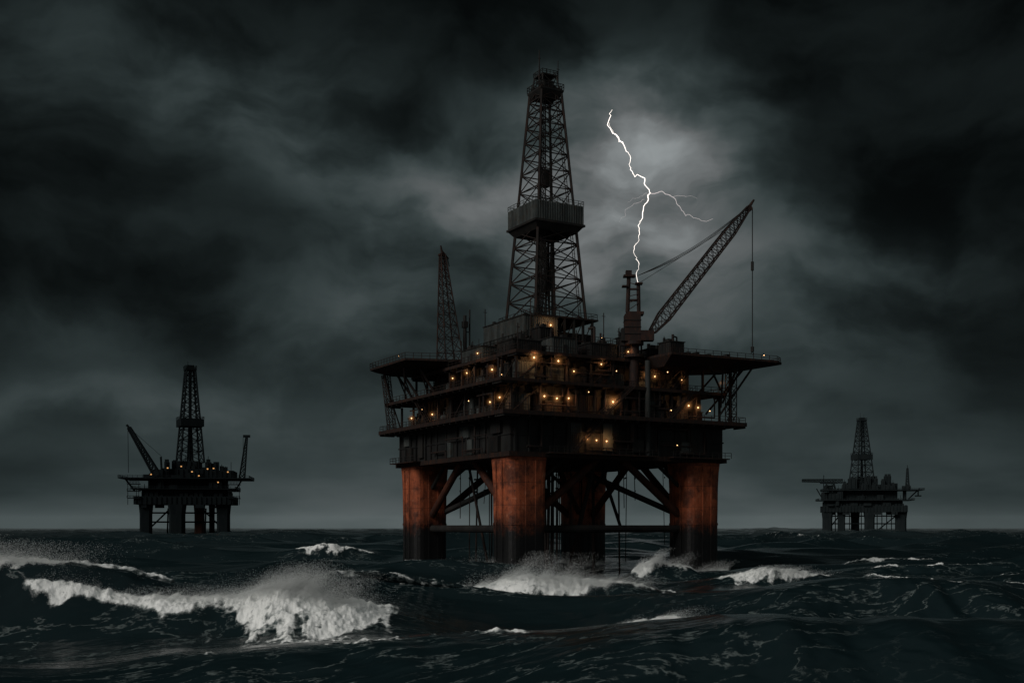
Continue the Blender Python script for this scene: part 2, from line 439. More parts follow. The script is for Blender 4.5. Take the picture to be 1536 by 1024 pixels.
def ring(cx,cy,z,h,ch):
    a=h; c=ch
    return [(cx+x,cy+y,z) for x,y in((-a+c,-a),(a-c,-a),(a,-a+c),(a,a-c),(a-c,a),(-a+c,a),(-a,a-c),(-a,-a+c))]
def rring(cx,cy,z,h,ch):
    out=[]
    for qx,qy,a0 in((1,-1,-90),(1,1,0),(-1,1,90),(-1,-1,180)):
        for k in range(5):
            t=math.radians(a0+k*22.5); out.append((cx+qx*(h-ch)+ch*math.cos(t),cy+qy*(h-ch)+ch*math.sin(t),z))
    return out
for sx,sy in((-1,-1),(1,-1),(1,1),(-1,1)):
    mb=MB(); cx,cy=23.3*sx,23.3*sy
    g=.35 if (sx,sy)==(1,1) else 0
    mb.loft([rring(cx,cy,z,h+g,c) for z,h,c in((-14,4.5,2.1),(10.0,4.5,2.1),(10.01,4.6,2.1),(10.5,4.6,2.1),(10.51,4.5,2.1),(18.5,4.55,2.0),(22,4.65,1.9),(24.2,4.8,1.8))])
    for k in(-1,1):
        mb.beam((cx+k*1.2,cy-4.75-g,-2),(cx+k*1.2,cy-4.9-g,23.5),.09,n=4)
        mb.beam((cx-4.75-g,cy+k*1.3,-2),(cx-4.9-g,cy+k*1.3,23.5),.12,n=5)
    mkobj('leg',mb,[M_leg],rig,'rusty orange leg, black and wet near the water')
def br(p,q,r,mat=None):
    mb=MB(); mb.beam(p,q,r,n=12); o=mkobj('brace',mb,[mat or M_brace],rig); 
    return o
for ax in(0,1):
    for s in(-1,1):
        def pt(a,z): return (a,23.3*s,z) if ax==0 else (23.3*s,a,z)
        br(pt(-19,12.5),pt(-3.5,24.4),.85); br(pt(19,12.5),pt(3.5,24.4),.85)
        br(pt(-19.2,9.2),pt(19.2,9.2),.85,M_dark)
        br(pt(-19,19),pt(-12,24.4),.45,M_dark); br(pt(19,19),pt(12,24.4),.45,M_dark)
br((-20,-20,13),(-2,-2,24.4),.7); br((20,20,13),(2,2,24.4),.7); br((20,-20,13),(2,-2,24.4),.7,M_dark); br((-20,20,13),(-2,2,24.4),.7,M_dark)
br((-19,0,24.4),(0,19,10),.4,M_dark); br((0,-19,24.4),(19,0,10),.4,M_dark)
for i in range(32):
    x=R.uniform(-20,20); y=R.uniform(-21,21); mb=MB(); r=R.choice([.08,.1,.12,.15,.2,.38])
    zb_=-8 if r>.11 else R.uniform(-2,16)
    mb.beam((x,y,zb_),(x+R.uniform(-.8,.8),y,24.6),r,n=8)
    for z in(18,21): mb.beam((x,y,z),(x,y,z+.4),r*1.6,n=8)
    mkobj('riser_pipe',mb,[M_frame],rig)
for p,q,r in(((-20,6,24),(-14,4,-8),.32),((-2,-20,24),(-9,-17,-8),.5)):
    mb=MB(); mb.beam(p,q,r,n=8); mkobj('drill_conductor',mb,[M_frame],rig)

mb=MB(); a=28
mb.box(-a,a,-a,a,25.2,32.6,0)
for z0,z1,e,mi in((24.2,25.2,.7,1),(28.7,29.0,.2,0),(31.9,32.6,.5,0)):
    mb.box(-a-e,a+e,-a-e,a+e,z0,z1,mi)
tt=-a+1
while tt<a-1:
    d_=R.uniform(.2,.5); w_=R.uniform(.1,.35)
    mb.box(tt-w_,tt+w_,-a-d_,-a,25.2,31.9,0); mb.box(-a-d_,-a,-tt-w_,-tt+w_,25.2,31.9,0)
    tt+=R.uniform(2.2,6)
mkobj('hull',mb,[M_core,M_rust],rig)
for i in range(20):
    mb=MB(); w=R.uniform(1.6,4.6); t=R.uniform(-a+3,a-3); z0=R.choice([25.3,26,29.2]); z1=R.choice([28.6,31.6,31.8]); 
    if z1-z0<1.5: z1=31.6
    e=.5+.02*i
    if i%2: mb.box(t-w/2,t+w/2,-a-e,-a-.05,z0,z1)
    else: mb.box(-a-e,-a-.05,t-w/2,t+w/2,z0,z1)
    if i%4<2:
        n=int(w/.5)
        for k in range(n):
            q=t-w/2+(k+.5)*w/n
            if i%2: mb.box(q-.06,q+.06,-a-e-.1,-a-e,z0+.1,z1-.1)
            else: mb.box(-a-e-.1,-a-e,q-.06,q+.06,z0+.1,z1-.1)
    mkobj('wall_panel',mb,[M_grey if i%3==0 else M_dark],rig)
for bx,rl in(((-20,8,-a-2.6,-a-.7,24.9,25.15),[(-20,-a-2.5,25.15),(8,-a-2.5,25.15)]),((12,28,-a-2.6,-a-.7,24.9,25.15),[(12,-a-2.5,25.15),(28.5,-a-2.5,25.15)]),((-a-2.6,-a-.7,14,28,25.0,25.2),[(-a-2.5,14,25.2),(-a-2.5,28,25.2),(-a-.7,28.4,25.2)])):
    mb=MB(); mb.box(*bx,1); mb.rail(rl,sp=1.8)
    mkobj('balcony',mb,[M_dark,M_rust],rig)

def deck(name,x0,x1,y0,y1,z,th,rail_sp=2.0):
    mb=MB()
    mb.box(x0,x1,y0,y1,z-th,z,0)
    for (p,q) in (((x0,y0-.12),(x1,y0)),((x0-.12,y0-.12),(x0,y1+.12)),((x1,y0-.12),(x1+.12,y1+.12)),((x0,y1),(x1,y1+.12))):
        mb.box(p[0],q[0],p[1],q[1],z-th-.1,z+.08,1)
    n=int((x1-x0)/3)
    for i in range(n+1):
        t=x0+.3+i*(x1-x0-.6)/n
        mb.box(t-.12,t+.12,y0+.05,y0+4,z-th-.55,z-th-.005,0)
    n=int((y1-y0)/3)
    for i in range(n+1):
        t=y0+.3+i*(y1-y0-.6)/n
        mb.box(x0+.05,x0+4,t-.12,t+.12,z-th-.5,z-th-.008,0)
    o=mkobj(name,mb,[M_dark,M_rust],rig)
    mb=MB(); e=.15
    mb.rail([(x0+e,y0+e,z),(x1-e,y0+e,z),(x1-e,y1-e,z),(x0+e,y1-e,z)],closed=True,sp=rail_sp)
    mkobj('railing',mb,[M_frame],rig)
    return o
deck('main_deck',-31.8,31.8,-31.8,31.8,33.3,.7)
deck('middle_deck',-30.6,28.5,-28.6,30.6,40.2,.5)
deck('upper_deck',-25.5,27,-26,26,46.6,.5)

def storey(h,z0,z1,core):
    mb=MB(); mb.box(-core,core,-core,core,z0,z1,0)
    for i in range(30):
        t=-core+.5+i*(2*core-1)/29
        mb.box(t-.09,t+.09,-core-.18,-core,z0,z1,0); mb.box(-core-.18,-core,t-.09,t+.09,z0,z1,0)
    mkobj('bulkhead',mb,[M_core],rig)
    n=8
    for i in range(n+1):
        t=-h+i*2*h/n
        for j,p in enumerate(((t,-h),(-h,t))):
            if j==1 and i==0: continue
            mb=MB(); mb.box(p[0]-.22,p[0]+.22,p[1]-.22,p[1]+.22,z0,z1-.5,0); mkobj('column',mb,[M_frame],rig)
        if i<n and i%3==0:
            t2=t+2*h/n
            mb=MB(); mb.beam((t,-h,z0),(t2,-h,z1-.6),.16,n=5); mkobj('brace',mb,[M_frame],rig)
            mb=MB(); mb.beam((-h,t2,z0),(-h,t,z1-.6),.16,n=5); mkobj('brace',mb,[M_frame],rig)
storey(27.5,33.3,39.6,24.5)
storey(24.8,40.2,46.0,21.5)

def module(x0,x1,y0,y1,z0,z1,mat,corr=True,roof=True):
    mb=MB(); mb.box(x0,x1,y0,y1,z0,z1,0)
    if corr:
        n=max(3,int((x1-x0)/.55))
        for i in range(n): 
            t=x0+(i+.5)*(x1-x0)/n; mb.box(t-.08,t+.08,y0-.11,y0,z0+.15,z1-.15,0)
        n=max(3,int((y1-y0)/.55))
        for i in range(n):
            t=y0+(i+.5)*(y1-y0)/n; mb.box(x0-.11,x0,t-.08,t+.08,z0+.15,z1-.15,0)
    if roof:
        mb.box(x0-.2,x1+.2,y0-.2,y1+.2,z1,z1+.2,1)
        for i in range(R.randint(1,4)):
            cx=R.uniform(x0+.5,x1-.5); cy=R.uniform(y0+.5,y1-.5); s=R.uniform(.2,.6)
            mb.box(cx-s,cx+s,cy-s,cy+s,z1+.2,z1+.2+R.uniform(.4,1.5),1)
            if R.random()<.5: mb.beam((cx,cy,z1+.2),(cx,cy,z1+R.uniform(1.5,3.2)),.07,n=4,mi=1)
    if z1-z0>2.6:
        cx=(x0+x1)/2; mb.box(cx-.5,cx+.5,y0-.16,y0-.115,z0+.1,z0+2.2,1)
        cy=(y0+y1)/2; mb.box(x0-.16,x0-.115,cy-.5,cy+.5,z0+.1,z0+2.2,1)
    mkobj('equipment_module',mb,[mat,M_dark],rig)
def tank(x,y,z0,z1,r,mat):
    mb=MB(); n=14
    def rg_(z,r_): return [(x+r_*math.cos(2*math.pi*i/n),y+r_*math.sin(2*math.pi*i/n),z) for i in range(n)]
    mb.loft([rg_(z0,r),rg_(z1-.5*r,r),rg_(z1-.15*r,r*.75),rg_(z1,r*.25)]); mb.beam((x,y,z1),(x,y,z1+.9),.12)
    mkobj('storage_tank',mb,[mat],rig)
mats=[M_grey,M_dark,M_dark,M_grey,M_core,M_frame]
for lvl,(z0,zt,out,core) in enumerate(((33.3,39.4,27.2,24.8),(40.2,45.7,24.6,21.8))):
    for side in(0,1):
        t=-out+.5
        while t<out-3:
            w=R.uniform(1.6,5.0)
            q=R.random()
            hgt=R.uniform(1.8,zt-z0-.6); dep=R.uniform(1.2,out-core+.0)
            if q<.62:
                m_=R.choice(mats)
                if side==0: module(t,t+w,-core-dep,-core-.25,z0,z0+hgt,m_)
                else: module(-core-dep,-core-.25,t,t+w,z0,z0+hgt,m_)
            elif q<.85:
                w=2.0
                if side==0: tank(t+1,-core-1.4,z0,z0+hgt,.9,R.choice(mats))
                else: tank(-core-1.4,t+1,z0,z0+hgt,.9,R.choice(mats))
            t+=w+R.uniform(.3,1.8)
DX0,DY0=-1.6,1.6
module(DX0-11,DX0+11,DY0-11,DY0+11,46.6,52.0,M_dark,roof=False)
module(DX0-12,DX0-3,DY0-10.4,DY0+9,52.6,57.6,M_grey)
module(DX0-2,DX0+10,DY0-6,DY0+10.5,52.6,55.2,M_core)
module(DX0+2,DX0+9.6,DY0-12.5,DY0-11.2,46.7,50.8,M_grey)
module(DX0-9,DX0-4,DY0-12.3,DY0-11.2,47.2,51.4,M_core)
module(-24,-17,-22,-15,46.6,49.4,M_dark); module(-15.5,-9,-24,-16,46.6,50.2,M_grey); module(-6,1,-24.5,-18,46.6,49.6,M_dark)
module(14,24,-8,4,46.6,50.5,M_dark); module(10,15,-24,-19,46.6,49.6,M_core)
module(-24,-18,-8,2,46.6,49.8,M_grey); module(16,25,8,20,46.6,51.2,M_dark)
module(-13.5,-10.5,-15.5,-12.0,46.6,53.8,M_dark); module(11.5,14,-12,-9,46.6,54.2,M_dark)
tank(-16.5,-12,46.6,51.6,1.2,M_grey); tank(3,-15,46.6,51,1.1,M_dark); tank(6,-15.5,46.6,50.3,1.1,M_grey); tank(-19.5,5,46.6,52.2,1.3,M_dark)
mb=MB()
mb.box(DX0-12.4,DX0+12.4,DY0-12.4,DY0+12.4,52.3,52.6,1)
mb.rail([(DX0-12.2,DY0-12.2,52.6),(DX0+12.2,DY0-12.2,52.6),(DX0+12.2,DY0+12.2,52.6),(DX0-12.2,DY0+12.2,52.6)],closed=True,sp=1.8)
for i in range(9):
    t=-11.5+i*2.9
    mb.box(DX0+t-.2,DX0+t+.2,DY0-12.2,DY0-11.8,46.6,52.3,0); mb.box(DX0-12.2,DX0-11.8,DY0+t-.2,DY0+t+.2,46.6,52.3,0)
mb.box(DX0-8.4,DX0+9.6,DY0-8.4,DY0+8.4,58.3,58.7,1)
mb.rail([(DX0-8.2,DY0-8.2,58.7),(DX0+9.4,DY0-8.2,58.7),(DX0+9.4,DY0+8.2,58.7),(DX0-8.2,DY0+8.2,58.7)],closed=True,sp=1.8)
for i in range(7):
    t=-7.5+i*2.6
    for p in((DX0+t,DY0-8),(DX0-8,DY0+t),(DX0+t,DY0+8)):
        mb.box(p[0]-.25,p[0]+.25,p[1]-.25,p[1]+.25,52.6,58.3,0)
    if i<6:
        mb.beam((DX0+t,DY0-8,52.8),(DX0+t+2.6,DY0-8,58.1),.13,n=4); mb.beam((DX0-8,DY0+t,52.8),(DX0-8,DY0+t+2.6,58.1),.13,n=4)
mkobj('drill_floor',mb,[M_dark,M_frame],rig)
for i in range(44):
    mb=MB()
    side=R.random()<.6; lv=R.choice([(33.6,39.3,28),(40.4,45.8,25.2),(25.3,32.2,28.8)])
    z=R.uniform(lv[0],lv[1]); t=R.uniform(-25,18); L=R.uniform(3,10); r=R.uniform(.08,.28); e=lv[2]+R.uniform(0,.5)
    if side: mb.beam((t,-e,z),(t+L,-e,z),r,n=6); mb.beam((t+L,-e,z),(t+L,-e,lv[1]),r,n=6)
    else: mb.beam((-e,t,z),(-e,t+L,z),r,n=6); mb.beam((-e,t,z),(-e,t,lv[0]),r,n=6)
    mkobj('pipe',mb,[M_frame],rig)
for i in range(44):
    mb=MB()
    x=R.uniform(-24,25); y=R.uniform(-25,10); h=R.uniform(1.5,8.0); r=R.uniform(.08,.4)
    mb.beam((x,y,46.6),(x,y,46.6+h),r,n=6)
    if R.random()<.5: mb.beam((x,y,46.6+h),(x+R.uniform(-2,2),y+R.uniform(-2,2),46.6+h),r,n=6)
    mkobj('pipe',mb,[M_frame],rig)
for x,y,h in((-12,-9,61.5),(-13.5,10,62),(8,-9,60),(9,12,57.5),(-24,-24,52.5),(-10,-25,52),(4,-25.4,50.5),(-25,0,52),(20,-6,53),(13,-8,57),(12.5,-9,56)):
    mb=MB(); mb.beam((x,y,46.6),(x,y,h),.12,n=5); mb.beam((x-.5,y,h-.8),(x+.5,y,h-.8),.07,n=4); mkobj('light_pole',mb,[M_frame],rig)
def stair(p,q,w=1.2):
    mb=MB(); p=Vector(p); q=Vector(q); d=q-p; n=int(abs(d.z)/.3)
    side=Vector((-d.y,d.x,0)).normalized()*w/2
    for s in(-1,1):
        mb.beam(p+side*s,q+side*s,.13,n=4); mb.beam(p+side*s+V(0,0,1),q+side*s+V(0,0,1),.06,n=4)
        for k in range(6): c=p.lerp(q,k/5)+side*s; mb.beam(c,c+V(0,0,1),.05,n=4)
    for i in range(n):
        c=p.lerp(q,(i+.5)/n); hx=abs(side.x)+.14; hy=abs(side.y)+.14
        mb.cbox(c,(hx*2,hy*2,.06))
    mkobj('staircase',mb,[M_frame],rig)
stair((-14,-30.2,25.2),(-6,-30.2,33.3)); stair((-6,-29.8,33.3),(2,-29.8,40.2)); stair((-29.3,8,33.3),(-29.3,16,40.2)); stair((14,-27.3,40.2),(21,-27.3,46.6))
stair((12,-28.9,33.3),(19,-28.9,40.2))
# left cantilever deck
mb=MB(); z=48.6
top=[(-35,9,z),(-24,5.5,z),(-8,7,z),(-6,30,z),(-32,33,z),(-35,30,z)]
cx,cy=-18,19
low=[(cx+(x-cx)*.80,cy+(y-cy)*.80,z-1.5) for x,y,_ in top]
mid=[(x,y,z-.5) for x,y,_ in top]
mb.loft([low,mid,top],0)
mb.rail(top,closed=True,sp=1.8)
for x in(-22,-16,-9):
    for y in(9,18,25): mb.box(x-.3,x+.3,y-.3,y+.3,46.6,47.3)
mkobj('cantilever_deck',mb,[M_rust],rig)
for x,y in((-30,12),(-30,22),(-28,29),(-22,10)):
    mb=MB(); mb.beam((x,y,47.2),(x*.87,y*.9,40.4),.3,n=6); mkobj('strut',mb,[M_frame],rig)
    mb=MB(); mb.beam((x,y,47.2),(x*.87,y*.9+4,40.4),.18,n=6); mkobj('strut',mb,[M_frame],rig)
for p,q,r in(((-32,28,47.2),(-30,28.5,40.4),.3),((-33,14,47.2),(-30,20,40.4),.2),((-31.5,30,47.2),(-27,29,33.5),.2)):
    mb=MB(); mb.beam(p,q,r); mkobj('strut',mb,[M_frame],rig)
mb=MB(); mb.lattice((-29.5,29,33.4),(-31,29.5,47.2),1.6,1.6,6,.12,.08); mkobj('support_frame',mb,[M_frame],rig)
# right cantilever deck
mb=MB(); z=47.4
top=[(8,-35,z),(37,-36.5,z),(40,-34.5,z),(39,-14,z),(8,-12,z)]
mid=[(x,y,z-.5) for x,y,_ in top]
low=[(9,-31,z-2.6),(25,-31,z-1.9),(27,-29,z-1.9),(27,-18,z-1.9),(9,-16,z-2.6)]
mb.loft([low,mid,top],0)
mkobj('cantilever_deck',mb,[M_rust],rig)
mb=MB(); mb.rail([(8,-34.8,z),(37,-36.3,z),(39.8,-34.4,z),(38.8,-14.2,z)],sp=2.2,h=1.0)
mkobj('railing',mb,[M_frame],rig)
for p,q in(((33,-33,46.4),(27,-28,35)),((29,-32,45.8),(28,-28,38)),((36,-26,46.6),(28,-22,36)),((24,-33,45.6),(27.5,-28,37)),((20,-33,45.6),(27.5,-28,41)),((33,-20,46.4),(28,-14,38)),((29.8,-28.3,33.3),(29.8,-28.3,46)),((31,-31,46),(29.8,-28.3,41))):
    mb=MB(); mb.beam(p,q,.24,n=6); mkobj('strut',mb,[M_frame],rig)
mb=MB(); mb.lattice((29.5,-29.2,33.4),(29.5,-29.2,46),1.8,1.8,6,.12,.08)
mkobj('support_frame',mb,[M_frame],rig)
module(9,13,-33,-29,47.5,50.0,M_dark)
for i in range(8):
    mb=MB(); x=14+i*2.9+R.uniform(-.5,.5); h=R.uniform(.3,.9); mb.box(x-.5,x+.5,-33,-31,47.4,47.4+h); mb.box(x-.55,x+.55,-33.05,-30.95,47.4+h,47.46+h)
    mkobj('deck_locker',mb,[M_dark],rig)

# derrick
der=empty('derrick',(DX0,DY0,0),0,rig)
def dw(z): return 13.9+(5.4-13.9)*(z-58.7)/(114-58.7)
mb=MB()
mb.lattice((0,0,58.7),(0,0,80.5),dw(58.7),dw(80.5),5,.38,.18)
mb.lattice((0,0,80.5),(0,0,114),dw(80.5),dw(114),9,.33,.16)
mkobj('lattice_frame',mb,[M_frame],der)
mb=MB()
mb.beam((1.2,-1.2,58),(.7,-.7,112),.28,n=6); mb.beam((-1.2,1.2,58),(-.7,.7,112),.28,n=6)
for i in range(18):
    mb.beam((R.uniform(-2.6,1.6),R.uniform(-2.6,1.6),58),(R.uniform(-1.6,1),R.uniform(-1.6,1),81),.16,n=5)
mb.box(-1.1,1.1,-1.1,1.1,66,70); mb.beam((0,0,70),(0,0,113),.15,n=5)
mb.box(-.9,.9,-.9,.9,91,95)
mb.lattice((-3.0,-3.0,59),(-1.9,-1.9,112),1.3,.9,26,.09,.06)
mkobj('travelling_block',mb,[M_dark],der)
mb=MB(); h=6.6
for x0,x1,y0,y1 in((-h,h,-h,-h+.5),(-h,h,h-.5,h),(-h,-h+.5,-h+.5,h-.5),(h-.5,h,-h+.5,h-.5)):
    mb.box(x0,x1,y0,y1,81.2,85.6,0)
for i in range(20):
    t=-h+.3+i*(2*h-.6)/19
    mb.box(t-.08,t+.08,-h-.13,-h,81.3,85.5,0); mb.box(-h-.13,-h,t-.08,t+.08,81.3,85.5,0)
mb.box(-h-.3,h+.3,-h-.3,h+.3,80.7,81.2,1)
mb.loft([[(-dw(79)/2,-dw(79)/2,79.2),(dw(79)/2,-dw(79)/2,79.2),(dw(79)/2,dw(79)/2,79.2),(-dw(79)/2,dw(79)/2,79.2)],[(-h,-h,80.7),(h,-h,80.7),(h,h,80.7),(-h,h,80.7)]],1)
mb.rail([(-h,-h,85.6),(h,-h,85.6),(h,h,85.6),(-h,h,85.6)],closed=True,sp=1.5,h=1.1)
mkobj('monkey_board',mb,[M_grey,M_dark],der,'grey walled platform around the derrick')
mb=MB(); h=3.2
mb.box(-h,h,-h,h,113.3,113.7); mb.rail([(-h,-h,113.7),(h,-h,113.7),(h,h,113.7),(-h,h,113.7)],closed=True,sp=1.1,h=1.3,r=.09)
mb.lattice((0,0,113.7),(0,0,117.2),4.8,3.8,1,.22,.14); mb.box(-1.4,1.4,-1.6,1.0,114,116); mb.box(-2.1,2.1,-2.1,2.1,117.1,117.4)
mb.rail([(-2.1,-2.1,117.4),(2.1,-2.1,117.4),(2.1,2.1,117.4),(-2.1,2.1,117.4)],closed=True,sp=1.1,h=.9,r=.08)
mb.loft([[(-2.4,-2.4,111.8),(2.4,-2.4,111.8),(2.4,2.4,111.8),(-2.4,2.4,111.8)],[(-h,-h,113.3),(h,-h,113.3),(h,h,113.3),(-h,h,113.3)]])
mkobj('crown_block',mb,[M_dark],der)
for p,q,r0,r1 in(((-2.2,-.8,115),(-2.2,-.8,123),.24,.14),((2.3,-2,115),(2.3,-2,120.9),.17,.11),((.4,0,117.2),(.4,0,119.4),.12,.09)):
    mb=MB(); mb.beam(p,q,r0,r1); mb.beam((p[0]-.4,p[1],q[2]-2),(p[0]+.4,p[1],q[2]-2),.07,n=4); mkobj('antenna',mb,[M_dark],der)
mb=MB()
for s in range(60):
    z=59+s*.9
    if z<112: 
        w=dw(z)/2+.25; mb.beam((w-2.2,-w,z),(w-1.4,-w,z),.05,n=4)
mb.beam((dw(59)/2-2,-dw(59)/2-.3,59),(dw(112)/2-2,-dw(112)/2-.3,112),.09,n=4); mb.beam((dw(59)/2-1.4,-dw(59)/2-.3,59),(dw(112)/2-1.4,-dw(112)/2-.3,112),.09,n=4)
mkobj('ladder',mb,[M_frame],der)

mast=empty('lattice_mast',(-20.3,16.3,0),0,rig)
mb=MB(); mb.lattice((0.6,0,48.6),(-1.6,-.1,75.5),5.0,1.1,12,.17,.10)
mkobj('lattice_frame',mb,[M_redlat],mast)
mb=MB(); mb.box(-2.4,-.9,-.7,.7,75.2,75.6); mb.beam((-1.6,0,75.6),(-2.0,0,77.6),.4,.2); mb.beam((-1.9,0,76.6),(.1,0,74.6),.22); mb.beam((-.2,0,74.8),(.3,0,72.8),.12)
mkobj('mast_head',mb,[M_redlat],mast)
mb=MB(); mb.beam((3.8,-1.5,48.6),(3.8,-1.5,61),.55,.4,n=10); mb.beam((5.1,-1.5,48.6),(5.1,-1.5,62.5),.22); mb.box(3.2,4.4,-2.1,-.9,58,59.5); mb.beam((3.8,-1.5,57),(5.1,-1.5,57),.12); mb.beam((3.8,-1.5,53),(5.1,-1.5,53),.12)
mkobj('vent_pipe',mb,[M_dark],mast)

# crane
CX,CY=4.6,-26.0
cr=empty('crane',(CX,CY,0),0,rig)
def cl(x,y,z): 
    p=w2l(x,y,z); return Vector((p.x-CX,p.y-CY,p.z))
C0=Vector(l2w(CX,CY)+(0,))
mb=MB()
mb.beam((0,0,25),(0,0,50),1.1,n=20); mb.beam((0,0,47),(0,0,47.6),2.2,n=20); mb.beam((0,0,49.8),(0,0,50.5),2.1,n=20)
mb.beam((1.9,-2.4,25),(1.9,-2.4,46.2),.62,n=14,mi=1)
mkobj('pedestal',mb,[M_redlat,steel('pipe_grey',(.022,.025,.024),(.034,.036,.034),(.04,.02,.012),.4)],cr)
mb=MB(); w=C0
def wb(x0,x1,z0,z1,y0=-1.5,y1=1.5,mi=0):
    mb.hexa([cl(w.x+x,w.y+y,z) for z in(z0,z1) for x,y in((x0,y0),(x1,y0),(x1,y1),(x0,y1))],mi)
wb(-2.2,1.3,50.5,56.4,-1.6,1.6); wb(-1.8,2.0,56.4,57.0,-1.4,1.4); wb(1.3,4.2,50.6,52.8,-1.8,.6); wb(-2.9,-2.2,50.6,53.4,-1.2,1.2,1)
for z in(52,53.5,55): wb(-2.3,1.4,z,z+.15,-1.75,1.75,1)
mkobj('machinery_house',mb,[M_redlat,M_dark],cr)
mb=MB()
mb.beam(cl(w.x-1.5,w.y,57),cl(w.x-1.2,w.y,65),.45,n=10); mb.beam(cl(w.x+1.0,w.y,57),cl(w.x+.9,w.y,63.4),.42,n=10)
wb(-2.4,.2,64.8,65.2,-1,1); wb(-1.9,-.6,65.2,66.2,-.7,.7); wb(.2,1.8,63.2,63.5,-.9,.9)
wb(-2.7,-1.6,62.6,62.9,-.9,.9); wb(-.9,.7,59.5,59.9,-.4,.4); wb(-.9,.7,62,62.3,-.4,.4)
for k in range(5): mb.beam(cl(w.x-1.3,w.y-.4,57.5+k*1.5),cl(w.x+.9,w.y-.4,59+k*1.0),.1,n=4)
mkobj('mast_tower',mb,[M_redlat],cr)
tip=cl(53.6,257,81.8); piv=cl(w.x+4.0,w.y,52.8)
mb=MB(); upv=Vector((0,0,1))
m1=piv.lerp(tip,.12); m2=piv.lerp(tip,.80)
mb.lattice(piv,m1,1.3,2.6,2,.18,.10,up=upv); mb.lattice(m1,m2,2.6,2.2,14,.17,.08,up=upv); mb.lattice(m2,tip,2.2,.8,7,.16,.08,up=upv)
mkobj('boom',mb,[M_frame],cr,'long slanting lattice crane boom')
mb=MB(); d=(tip-piv).normalized()
mb.beam(tip-d*.6,tip+d*1.8+Vector((0,0,.3)),.45,.22,n=8); mb.beam(tip+V(-.2,-.5,-.4),tip+V(.2,.5,-.4),.6,n=10)
mkobj('boom_head',mb,[M_rust],cr)
top=cl(w.x+.4,w.y,65)
for off in(-.6,0,.6):
    mb=MB(); e=cl(53.0,257+off,81.5); s0=top+Vector((0,off*.6,0)); N=14; prev=s0
    for i in range(1,N+1):
        t=i/N; q=s0.lerp(e,t); q.z-=1.6*math.sin(math.pi*t)*(1+.3*off); mb.beam(prev,q,.08,n=4); prev=q
    mkobj('stay_cable',mb,[M_dark],cr)
mb=MB(); s0=cl(w.x+.9,w.y,63.4); e=piv.lerp(tip,.8)+Vector((0,0,1.2)); mb.beam(s0,e,.07,n=4); mkobj('stay_cable',mb,[M_dark],cr)
hp=Vector((tip.x+d.x*1.2,tip.y+d.y*1.2,tip.z-.2))
mb=MB(); mb.beam(hp,(hp.x,hp.y,50.2),.11,n=5)
mkobj('hoist_cable',mb,[M_dark],cr)
mb=MB(); mb.beam((hp.x,hp.y,67.5),(hp.x,hp.y,69.5),.35,n=8); mb.beam((hp.x,hp.y,49.2),(hp.x,hp.y,50.3),.4,n=8)
prev=None
for k in range(9):
    a_=math.radians(-70+k*32); q=Vector((hp.x+.35*math.cos(a_),hp.y,48.8+.35*math.sin(a_)))
    if prev: mb.beam(prev,q,.1,n=5)
    prev=q
mkobj('hook',mb,[M_dark],cr)

# floodlights
def ico(r):
    mb=MB(); n=12; rings=[]
    for ph in(-88,-60,-30,0,30,60,88):
        rr=r*math.cos(math.radians(ph)); zz=r*math.sin(math.radians(ph))
        rings.append([(rr*math.cos(2*math.pi*i/n),rr*math.sin(2*math.pi*i/n),zz) for i in range(n)])
    mb.loft(rings); return mb
lamps=[(-20,-27.9,36.9,1.0),(-17,-28.0,36.6,1.1),(-14,-27.9,36.8,.9),(-3,-28.4,36.6,2.0),(18,-27.9,36.9,1.1),(20.6,-28,36.6,.8),(-10,-28.9,28.3,.8),(-7.6,-28.9,28.1,.6),(-5,-28.9,28.0,.7),
 (-21,-25.4,45.2,1.6),(-15,-25.4,44.9,1.1),(-11,-25.3,43,.5),(-4,-25.4,45,.6),(8,-25.3,43.5,.8),(10.5,-25.3,43.3,.7),(18,-25.4,43,.7),
 (-28,-24,36.6,1.0),(-28.1,-20,36.0,.7),(-28.2,8,35.8,.7),(-28,20,35.9,.7),(-25.4,-16,43.5,1.0),(-25.3,-4,44.2,.8),(-25.4,3,43.8,.5),
 (-7.4,-9.9,55.6,1.1),(3,-25.6,48.2,.5),(-25.8,-10,47.8,.4),(27,-28.6,42.5,.4)]
small=[(-9,-28,38.4,.15),(13,-28,35.6,.25),(24,-28,36,.2),(-28,-10,37.2,.2),(-28,14,37.5,.15),(-25.3,-20,42,.2),(0,-25.4,43.8,.2),(14,-25.4,44.5,.2),
 (-16.4,-2,50.4,.2),(-13,-10.6,49.2,.3),(6,-10.8,53.6,.15),(10,-12.6,51,.25),(33,-36,48.3,.05),(-34,14,49.7,.05),(-16,6,50,.3),(14,-28.9,27.8,.05)]
